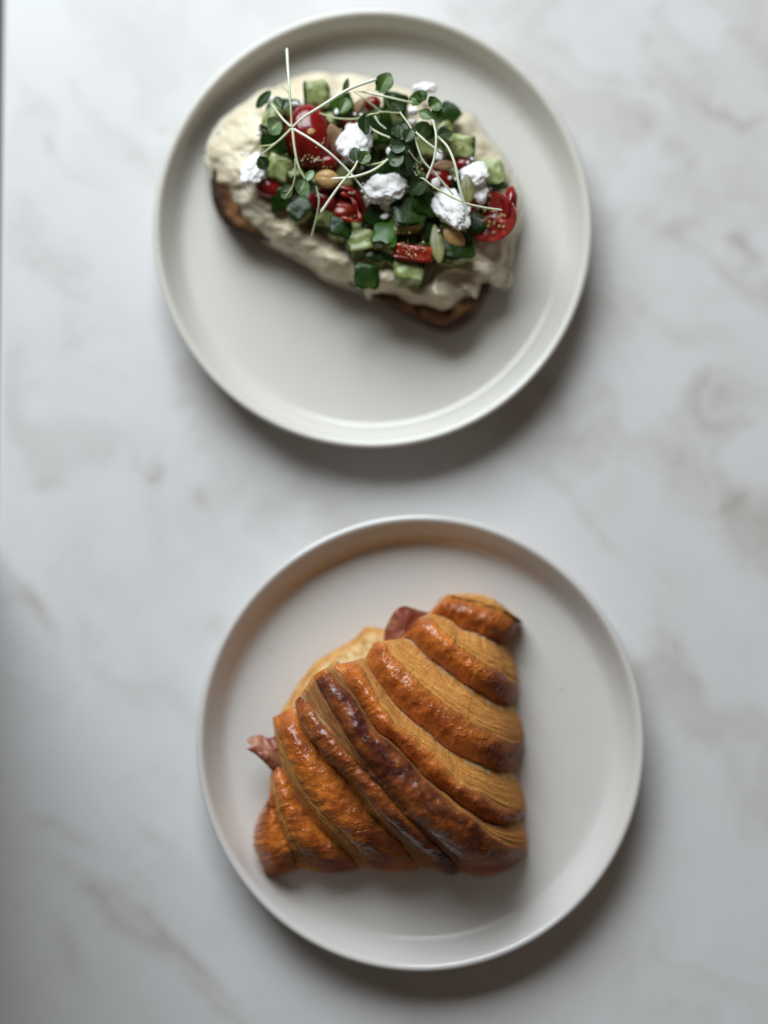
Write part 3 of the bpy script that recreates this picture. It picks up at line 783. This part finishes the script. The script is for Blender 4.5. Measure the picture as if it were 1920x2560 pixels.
def ell(name, c, dims, rot, mat, parent=None, seed=0, amp=.05, sub=4, clip=None):
    V, F = ico(sub)
    M_ = Euler(tuple(R(r) for r in rot)).to_matrix()
    out = []
    for p in V:
        r = 1+amp*nz(p.x*1.6+seed, p.y*1.6, p.z*1.6)
        v = Vector((p.x*dims[0], p.y*dims[1], p.z*dims[2]))*r
        if clip is not None and v.z < clip: v.z = clip
        out.append(c+M_@v)
    return mesh_obj(name, out, F, mat, parent, origin=c)
kk = 1/(1.885*50)
def tomato_chunk(x, y, z, w, h, d, rot, label, flip=False):
    c = T(x, y, z); root = thing('tomato_piece', c, label, 'tomato', 'tomato pieces on the toast')
    dims = (w*kk/2, h*kk/2, d/2*1.2)
    ell('skin', c, dims, rot, mtom.m, root, seed=x, clip=-.1*d)
    ell('flesh', c-(Euler(tuple(R(r) for r in rot)).to_matrix()@Vector((0, 0, .12*d))), tuple(q_*.94 for q_ in dims), rot, mtomf.m, root, seed=x, clip=-.2*d, amp=.03)
tomato_chunk(552,455,4.35,225,300,1.6,(0,0,12),'largest glossy cherry tomato half, left of the feta')
tomato_chunk(640,578,4.35,125,85,.9,(10,0,10),'small red tomato piece above the tan peanut')
tomato_chunk(362,700,3.95,130,90,.8,(15,0,-25),'dark red tomato piece below the left feta crumble')
tomato_chunk(852,300,3.95,80,70,.6,(0,0,0),'orange red tomato bit under the top stems')
tomato_chunk(1165,655,4.2,130,110,.8,(0,0,-20),'red tomato piece between the two lower right stems')
tomato_chunk(742,392,4.2,70,40,.6,(0,0,0),'small pink red tomato edge above the large feta')
tomato_chunk(1275,590,4.0,90,70,.7,(0,0,0),'shaded tomato piece above the right feta crumble')
tomato_chunk(620,760,4.05,150,110,.8,(10,0,-20),'dark tomato piece left of the curled open tomato')
def slice_(x, y, z, w, h, d, rot, label):
    c = T(x, y, z); root = thing('tomato_piece', c, label, 'tomato', 'tomato pieces on the toast')
    M_ = Euler(tuple(R(r) for r in rot)).to_matrix()
    V, F = rbox(w*kk/2, h*kk/2, d/2, seed=x)
    V = [Vector((p.x, p.y+.25*(p.x/(w*kk/2))**2*h*kk*.4, p.z)) for p in V]
    mesh_obj('flesh', [c+M_@p for p in V], F, mtomf.m, root)
    V2 = [Vector((p.x*1.03, p.y*.25-h*kk*.42+.1*(p.x/(w*kk/2))**2*h*kk, p.z*1.04)) for p in rbox(w*kk/2, h*kk/2, d/2, seed=x)[0]]
    mesh_obj('skin', [c+M_@p for p in V2], F, mtom.m, root)
slice_(1042,1005,4.55,185,72,.5,(10,0,-8),'flat red tomato slice dusted with crumbs above a cucumber cube')
# curled open tomato
def curl():
    c = T(740, 780, 4.6)
    root = thing('tomato_piece', c, 'curled orange red tomato piece open at the bottom, in the middle', 'tomato', 'tomato pieces on the toast')
    pts = catmull([(560,745),(610,705),(690,698),(760,722),(800,778),(822,848)], 40)
    zt = [4.3+.45*math.sin(math.pi*i/39) for i in range(40)]
    v = []
    for i in range(40):
        t0 = pts[max(0, i-1)]; t1 = pts[min(39, i+1)]; d = t1-t0; d /= np.linalg.norm(d); nrm = np.array([-d[1], d[0]])
        wd = 34*math.sin(math.pi*min(.93, max(.1, i/39)))**.4
        # cross-section: skin outside, top lip, inner wall going down
        for (o_, dz) in ((-wd*.5, -.8), (-wd*.62, -.3), (-wd*.5, 0), (-wd*.15, .10), (wd*.2, .03), (wd*.45, -.2), (wd*.5, -.8)):
            p = pts[i]+nrm*o_*-1*-1
            v.append(T(p[0], p[1], zt[i]+dz))
    f = grid_faces(40, 7)
    mesh_obj('skin', v, [q_[::-1] for q_ in f]+[tuple(range(7)), tuple(39*7+k for k in range(7))[::-1]], mtom.m, root)
    ell('flesh', T(720, 800, 3.95), (125*kk/2*1.3, .55, .35), (0, 0, -15), mtomf.m, root, seed=3, amp=.3)
    v = []; pts2 = catmull([(700,722),(750,745),(780,800),(790,850),(745,850),(700,835)], 30)
    tb = [T(p[0], p[1], 4.6) for p in pts2]
    V, F = tube(tb, [.10+.05*math.sin(i*.8) for i in range(30)], 8)
    mesh_obj('rib', V, F, mtomf.m, root)
curl()
# halved tomato, cut face up
def half_tomato():
    c = T(1405, 835, 4.3)
    root = thing('tomato_half', c, 'halved tomato with seeds showing on its cut face at the right rim', 'tomato', 'tomato pieces on the toast')
    A_, B2 = 138*kk, 118*kk; rot = Euler((R(8), R(-30), R(-20))).to_matrix()
    prof = [(0.05, -1.0), (.5, -.85), (.85, -.45), (.97, -.15), (1.0, 0.02), (.985, .05), (.955, .04)]
    n = 60; v = []
    for i in range(n):
        a = 2*math.pi*i/n
        for s, z in prof: v.append(c+rot@Vector((A_*s*math.cos(a), B2*s*math.sin(a), z*.9)))
    mesh_obj('skin', v, grid_faces(n, len(prof), True), mtom.m, root)
    v = []; ss = [.96, .86, .76, .66, .55, .4, .25, .1, .01]
    for i in range(n):
        a = 2*math.pi*i/n
        for s in ss:
            wall = .5+.5*math.cos(3*a+.5)
            z = .045 if s > .8 else -.22*(1-wall**3)*math.sin(math.pi*min(1, s/.8))**.6
            v.append(c+rot@Vector((A_*s*math.cos(a), B2*s*math.sin(a), z*.9+.02*nz(s*5, a*2, 1))))
    mesh_obj('flesh', v, grid_faces(n, len(ss), True), mgel.m, root)
    ell('skin', T(1497, 778, 4.45), (34*kk, 88*kk, .5), (0, 12, -8), mtom.m, root, seed=9, amp=.12)
    rd = random.Random(4)
    for k in range(15):
        a = rd.uniform(0, 6.28); s = rd.uniform(.25, .72)
        p = c+rot@Vector((A_*s*math.cos(a), B2*s*math.sin(a), -.02))
        ell('seed', p, (.10, .07, .05), (0, rd.uniform(-20, 20), rd.uniform(0, 180)), mseed.m, root, sub=2)
half_tomato()

# seeds and nuts
mps = M('pumpkin_seed', rough=0.38, spec=0.5); mps.color(mps.ramp(mps.noise(130, 3), [(0.3, (0.10, 0.105, 0.03)), (0.7, (0.26, 0.25, 0.09))]))
mnut = M('toasted_nut', rough=0.35, spec=0.5, sss=.2, sss_scale=.002); mnut.color(mnut.ramp(mnut.noise(140, 4), [(0.3, (0.40, 0.21, 0.06)), (0.7, (0.72, 0.49, 0.20))])); mnut.bump(mnut.noise(220, 3), .0006, .6)
malm = M('almond_skin', rough=0.5); malm.color(malm.ramp(malm.noise(150, 3), [(0.3, (0.20, 0.10, 0.05)), (0.7, (0.42, 0.27, 0.15))]))
def seed_shape(name, x, y, z, l, w_, th, ang, tilt, mat, label, cat, point=1.0, group=None):
    c = T(x, y, z); V, F = ico(4)
    M_ = Euler((0, R(tilt), R(ang))).to_matrix()
    out = []
    for p in V:
        t = p.x
        wv = (1-abs(t)**2.2*.15) if t < 0 else (1-.45*point*t**1.5)
        crease = 1-.12*math.exp(-(p.y/.15)**2)*(p.z > 0)
        edge = 1-.0*abs(p.y)
        out.append(c+M_@Vector((t*l*kk/2, p.y*w_*kk/2*wv, p.z*th/2*crease*wv)))
    o = mesh_obj(name, out, F, mat, origin=c); tag(o, label, cat, group); return o
g_ = 'seeds and nuts on the toast'
seed_shape('pumpkin_seed', 1155,960,4.7, 190,66,.22, 97,8, mps.m, 'upright olive pumpkin seed below the tall feta crumble', 'seed', group=g_)
seed_shape('pumpkin_seed', 1298,700,5.3, 140,70,.22, 93,5, mps.m, 'grey green pumpkin seed leaning on the right feta crumble', 'seed', group=g_)
seed_shape('pumpkin_seed', 1190,590,4.6, 110,48,.22, 8,10, malm.m, 'brown seed lying flat under the two right stems', 'seed', group=g_)
seed_shape('peanut', 638,655,4.9, 115,86,.55, -8,0, mnut.m, 'tan toasted peanut half left of the middle, under a stem end', 'nut', .3, g_)
seed_shape('peanut', 1235,930,4.5, 120,78,.5, -40,0, mnut.m, 'tan peanut half under the tip of the tall feta crumble', 'nut', .3, g_)
seed_shape('almond', 682,480,4.7, 170,80,.35, -68,25, malm.m, 'brown skinned almond between cherry tomato and large feta', 'nut', .5, g_)
seed_shape('peanut', 560,432,5.25, 42,34,.2, 10,0, mnut.m, 'small nut fragment stuck on the large cherry tomato', 'nut', .3, g_)
seed_shape('peanut', 790,310,4.5, 80,50,.4, 60,0, malm.m, 'brown nut piece behind the uppermost leaf', 'nut', .3, g_)

# dukkah crumbs
def crumbs():
    rd = random.Random(11); verts, faces = [], []
    spots = [(555,560,5.0,45,16),(600,570,4.95,30,12),(690,425,4.9,20,5),(752,722,5.15,14,5),(1040,985,4.95,75,34),(1395,830,4.55,75,30),(630,600,4.8,30,8),(510,340,4.9,30,5),(1060,610,4.8,30,10),(950,760,4.6,90,14),
             (1250,500,4.7,30,8),(560,250,4.4,30,5),(1000,900,4.95,50,10),(830,840,4.3,80,14),(460,560,4.5,60,10),(860,930,4.6,50,8),(590,480,5.15,60,12)]
    V, F = ico(1)
    for (x, y, z, r, n) in spots:
        for k in range(n):
            a = rd.uniform(0, 6.28); q_ = math.sqrt(rd.random())*r
            c = T(x+q_*math.cos(a), y+q_*.55*math.sin(a), z+rd.uniform(-.1, .03)); s = rd.uniform(.022, .065)
            b = len(verts)
            for p in V: verts.append(c+Vector((p.x*s*rd.uniform(.7, 1.3), p.y*s*rd.uniform(.7, 1.3), p.z*s*.7)))
            faces += [tuple(b+i for i in f) for f in F]
    m = M('dukkah', rough=.5); m.color(m.ramp(m.noise(300, 1), [(.4, (.42, .26, .10)), (.6, (.72, .62, .40))]))
    o = mesh_obj('dukkah_crumbs', verts, faces, m.m, origin=T(900, 700, 4))
    tag(o, 'fine tan spice and sesame crumbs scattered over the toast toppings', 'crumbs', kind='stuff')
crumbs()

# microgreens
def leaf_mat(name, a, b):
    q = M(name, rough=0.38, spec=0.45, sss=.15, sssr=(.5, 1, .2), sss_scale=.001)
    vv = q.attr('lv'); base = q.ramp(q.noise(120, 3), [(0.3, a), (0.7, b)])
    q.color(q.mix(q.ramp(vv, [(0.0, 1.0), (0.10, .5), (0.2, 0.0)]), base, tuple(min(1, x*1.8+.03) for x in b)))
    q.bump(q.noise(350, 2), .0003, .5)
    return q.m
ml_d = leaf_mat('leaf_dark', (0.032, 0.054, 0.022), (0.060, 0.094, 0.042))
ml_g = leaf_mat('leaf_mid', (0.045, 0.090, 0.020), (0.085, 0.15, 0.035))
ml_b = leaf_mat('leaf_pale', (0.13, 0.20, 0.09), (0.24, 0.33, 0.17))
mstem = M('stem', rough=.35, spec=.5, sss=.5, sssr=(.9, 1, .6), sss_scale=.002)
mstem.color(mstem.ramp(mstem.attr('sv'), [(0, (0.42, 0.50, 0.22)), (.5, (0.70, 0.74, 0.50)), (1, (0.84, 0.86, 0.74))]))
def leaf(parent, bx, by, tx, ty, z0, z1, wpx, mat, cup=.12, notch=.22, roll=0, label=None, droop=.08):
    a = T(bx, by, z0); b = T(tx, ty, z1)
    d = b-a; L = d.length; dn = d.normalized(); side = dn.cross(Vector((0, 0, 1))).normalized()
    nrm = side.cross(dn)
    if roll: Rm = Matrix.Rotation(R(roll), 3, dn); side = Rm@side; nrm = Rm@nrm
    W = wpx*kk/2; nu, nv = 18, 15
    vs = {0: [], 1: []}; lv = []
    for s_ in (0, 1):
        for i in range(nu):
            t = i/(nu-1)
            hw = W*(math.sin(math.pi*min(1, .04+.96*t**.85))**.62 if t < 1 else 0)
            pk = .5+.14*nz(bx, by, 1)*2
            hw = .9*W*max(.03, (1-abs((t-pk)/pk if t < pk else (t-pk)/(1-pk))**(1.75+.8*nz(bx, by, 4)))**(.62))*(1+.10*nz(t*4, bx, by))
            for j in range(nv):
                s = -1+2*j/(nv-1)
                al = t*L*(1-notch*(1-abs(s))**1.6*t**4) 
                al += notch*.3*L*t**4*(1-(1-abs(s))**2)*0
                x = hw*s
                h = cup*W*2*(s*s)*math.sin(math.pi*min(1, t+.1))-.03*W*math.exp(-(s/.12)**2)-droop*L*t*t+.05*W*nz(t*3+bx, s*2, by)
                vs[s_].append(a+dn*al+side*x+nrm*(h-(.018 if s_ else 0)))
                lv.append(abs(s))
    f = grid_faces(nu, nv); o_ = nu*nv
    ff = [q_[::-1] for q_ in f]+[tuple(k+o_ for k in q_) for q_ in f]
    rim = [j for j in range(nv)]+[i*nv+nv-1 for i in range(1, nu)]+[(nu-1)*nv+j for j in range(nv-2, -1, -1)]+[i*nv for i in range(nu-2, 0, -1)]
    for k in range(len(rim)):
        p, q_ = rim[k], rim[(k+1) % len(rim)]; ff.append((p, q_, q_+o_, p+o_))
    o = mesh_obj('leaf', vs[0]+vs[1], ff, mat, parent, attrs={'lv': lv})
    if label: o['label'] = label
    return o
def stem(parent, pts, r0, r1, white0=.5, white1=1.0):
    c3 = catmull([tuple(T(*p)) for p in pts], 36)
    rad = [.88*(r0+(r1-r0)*i/35)+.003*nz(i*.3, pts[0][0], 1) for i in range(36)]
    rad[-1] *= .6
    V, F = tube(c3.tolist(), rad, 8)
    return mesh_obj('stem', V, F, mstem.m, parent, attrs={'sv': [white0+(white1-white0)*(i//8)/35 for i in range(len(V))]})
def sprig(label, stems, leaves):
    p0 = T(*stems[0][0][0]) if stems else T(*leaves[0][:2], leaves[0][4])
    root = thing('microgreen_sprig', p0, label, 'microgreen', 'microgreens on the toast')
    for s in stems: stem(root, *s)
    for l in leaves: leaf(root, *l)
sprig('tallest pale sprig rising straight up past the hummus at the upper left', [([(470,412,6.0),(466,330,6.3),(459,230,6.4),(452,130,6.0),(447,40,5.6)], .058, .085, .45, .9)], [])
sprig('long white stem sweeping up right across the cherry tomato', [([(470,412,6.1),(530,362,6.3),(620,305,6.4),(740,232,6.2),(870,184,5.8)], .07, .095, .75, 1)], [])
sprig('white stem running down right from the crossing to the middle feta', [([(480,420,6.1),(560,468,6.3),(640,525,6.4),(720,600,6.2),(790,680,6.0),(832,742,5.7)], .075, .06, .95, .75)], [])
sprig('green stem pointing down left to the leaf beside the left feta', [([(470,415,6.05),(420,465,5.9),(365,510,5.6),(318,548,5.3)], .07, .05, .6, .3), ([(440,448,5.95),(380,492,5.5),(318,500,5.2)], .045, .04, .3, .1)], [(318,548,350,612,5.3,5.0,70,ml_d)])
sprig('forked green sprig hanging down from the crossing with a pale leaf', [([(473,415,6.1),(482,500,6.1),(500,590,6.0),(535,660,5.8)], .075, .06, .55, .35), ([(486,560,6.0),(486,640,5.7),(470,700,5.4),(440,738,5.2)], .05, .045, .3, .2)],
      [(535,655,505,725,5.8,5.6,80,ml_b), (535,665,572,612,5.8,5.7,42,ml_b), (540,690,590,690,5.5,5.2,46,ml_d), (475,690,418,742,5.4,5.0,60,ml_b), (480,690,420,705,5.3,5.2,40,ml_d)])
sprig('short pale stem going up left from the crossing to shaded leaves', [([(468,410,6.1),(430,375,6.0),(395,330,5.7),(372,300,5.3)], .07, .05, .8, .3)],
      [(420,320,392,262,5.4,5.1,50,ml_d), (372,240,300,320,4.9,4.6,52,ml_d), (425,330,455,278,5.3,5.2,42,ml_d), (420,380,360,430,5.4,5.1,100,ml_b)])
sprig('thin brown stem crossing the tallest sprig at the upper left', [([(410,205,4.9),(440,232,5.2),(462,262,5.3)], .04, .03, .05, .05)], [])
sprig('curved white stem ending on the tan peanut', [([(935,550,5.7),(890,590,6.1),(840,620,6.2),(760,645,6.2),(655,655,5.9)], .065, .075, .5, 1), ([(935,556,5.6),(880,580,5.9),(820,590,5.7)], .04, .04, .3, .3)], [])
sprig('slanted pale stem with a heart shaped leaf pair on the large feta', [([(780,570,6.0),(760,608,6.1),(700,680,6.2),(650,750,6.1),(606,815,5.9)], .06, .085, .35, 1)],
      [(782,580,762,505,6.0,6.1,68,ml_d,.15,.15), (785,578,838,530,6.0,6.1,72,ml_g,.15,.15)])
sprig('blue green leaf folded over the top of the large feta crumble', [([(880,345,5.9),(845,350,6.0),(820,360,5.9)], .045, .04, .3, .3)], [(822,345,815,450,5.9,5.4,72,ml_d,.3,.1,30), (850,340,885,375,5.8,5.5,40,ml_b)])
sprig('single upright green leaf at the top of the toast', [([(905,255,5.4),(915,285,5.0),(940,330,4.6)], .04, .05, .3, .3)], [(885,250,930,152,5.5,5.7,92,ml_g,.2,.12), (890,240,870,215,5.4,5.3,40,ml_d)])
sprig('long pale stem along the top toward the right leaf cluster', [([(1065,302,5.4),(980,283,5.8),(890,262,5.9),(780,238,5.6)], .06, .07, .4, .9)], [])
sprig('thin olive stem arching behind the cherry tomato top', [([(980,345,5.4),(880,340,5.5),(780,370,5.4),(680,368,5.1),(600,345,4.9)], .045, .045, .3, .2)], [(735,180,715,260,4.8,4.7,32,ml_d), (700,345,735,270,4.9,4.8,80,ml_g,.2,.1)])
sprig('straight green stem from the top centre toward the middle', [([(760,238,5.2),(830,290,5.2),(900,345,5.0)], .05, .045, .4, .2)], [])
sprig('dense dark green leaf cluster standing highest at the centre', [([(1020,520,6.1),(1050,560,5.8),(1080,590,5.4)], .035, .045, .3, .5)],
      [(1005,470,935,500,5.9,5.85,92,ml_d,.2,.2), (1000,440,940,420,6.0,6.1,70,ml_d,.2,.2), (985,470,985,385,6.1,6.2,88,ml_d,.1,.2), (1005,480,1038,415,6.2,6.3,60,ml_d,.2,.2),
       (1005,490,1040,520,6.1,5.9,78,ml_d,.2,.2), (1008,500,930,500,6.35,6.4,74,ml_d,.12,.28,-10), (1000,545,922,570,6.25,6.2,96,ml_d,.12,.22), (1005,535,1020,640,6.1,5.7,74,ml_d,.25,.1,20),
       (1020,560,985,650,5.9,5.3,76,ml_d,.2,.1), (1050,600,1015,690,5.6,5.0,80,ml_d,.2,.1), (1060,580,1100,560,5.6,5.4,36,ml_g), (1055,590,1080,550,5.5,5.5,30,ml_b)])
sprig('dark leaf lying below the central cluster', [([(1095,655,5.8),(1060,640,5.6),(1040,600,5.4)], .035, .035, .3, .3)], [(1100,650,1030,720,5.7,5.3,100,ml_d,.2,.1), (1095,655,1055,640,5.6,5.5,40,ml_d)])
sprig('round leaf cluster at the upper right of the toast with a white stem', [([(1135,378,5.9),(1150,450,6.2),(1145,540,6.2),(1128,600,6.1),(1103,658,5.9)], .06, .07, .5, 1)],
      [(1085,290,1025,270,5.5,5.6,78,ml_g,.2,.2), (1095,290,1070,235,5.5,5.6,60,ml_g,.2,.2), (1120,320,1170,285,5.8,5.9,88,ml_g,.2,.2), (1130,330,1175,370,5.8,5.7,70,ml_g,.2,.2),
       (1130,370,1070,330,5.6,5.5,60,ml_g), (1110,385,1075,450,5.1,4.8,90,ml_g), (1130,400,1110,470,5.0,4.6,70,ml_d)])
sprig('long white stem bending down to the tip of the tall feta', [([(1158,455,5.8),(1205,505,6.1),(1240,590,6.3),(1262,700,6.2),(1302,832,5.8)], .065, .085, .45, 1)], [(1160,455,1230,430,5.4,5.0,60,ml_d), (1165,465,1200,400,5.2,5.0,50,ml_d)])
sprig('long thin stem running diagonally behind the right side toppings', [([(980,340,5.7),(1035,420,6.0),(1062,500,6.1),(1090,570,6.0),(1160,645,5.8),(1232,730,5.5)], .05, .055, .3, .8)], [(960,300,985,340,5.2,5.2,60,ml_d), (935,290,975,315,5.1,5.1,60,ml_d)])
sprig('lowest right stem, grey green, pointing at the halved tomato', [([(1085,650,6.0),(1160,705,6.1),(1280,765,6.0),(1380,790,5.7),(1462,802,5.4)], .05, .06, .2, .75)], [])
sprig('short white stem piece left of the central cluster top', [([(858,350,5.6),(880,390,5.7),(915,420,5.6)], .05, .05, .9, .7)], [])
sprig('pale green stem joining the central cluster from the left', [([(830,408,5.6),(880,438,5.8),(935,462,5.8)], .055, .06, .5, .7)], [])
sprig('stout pale stem crossing the white stem behind the right feta', [([(1055,435,6.0),(1110,485,6.15),(1175,532,6.0)], .06, .075, .6, .8)], [])
sprig('thin shadowed stem hanging over the lower hummus', [([(585,690,5.2),(598,760,5.3),(585,840,5.0),(562,930,4.6)], .04, .045, .3, .3)], [(600,690,550,715,5.0,4.8,46,ml_d)])

# ------------------------------------------------------------------ unseen blocker added beyond the left edge to shade the lower-left table
mblocker = M('blocker_fabric', rough=.9, spec=.2); mblocker.color((0.035, 0.03, 0.03)); mblocker.bump(mblocker.noise(300, 3), .001, .6)
def build_blocker():
    root = thing('shade_blocker', (-44, -11, -75), 'added dark blocker, out of view, that shades the lower left of the marble table', 'shade_blocker')
    V, F = rbox(2.8, 21, 36, n=14, seed=2)
    mesh_obj('blocker_back', [Vector((p.x-22.9, p.y-20.5, p.z+4)) for p in V], F, mblocker.m, root)
    V, F = rbox(21, 21, 4, n=12, seed=4)
    mesh_obj('blocker_seat', [Vector((p.x-48, p.y-11, p.z-31)) for p in V], F, mblocker.m, root)
    for sx in (-65, -30):
        for sy in (-27, 5):
            V, F = tube([(sx, sy, -33), (sx*1.0, sy, -55), (sx, sy, -75)], [2.0, 1.7, 1.3], 10)
            mesh_obj('blocker_leg', V, F, m_floor.m, root)
build_blocker()
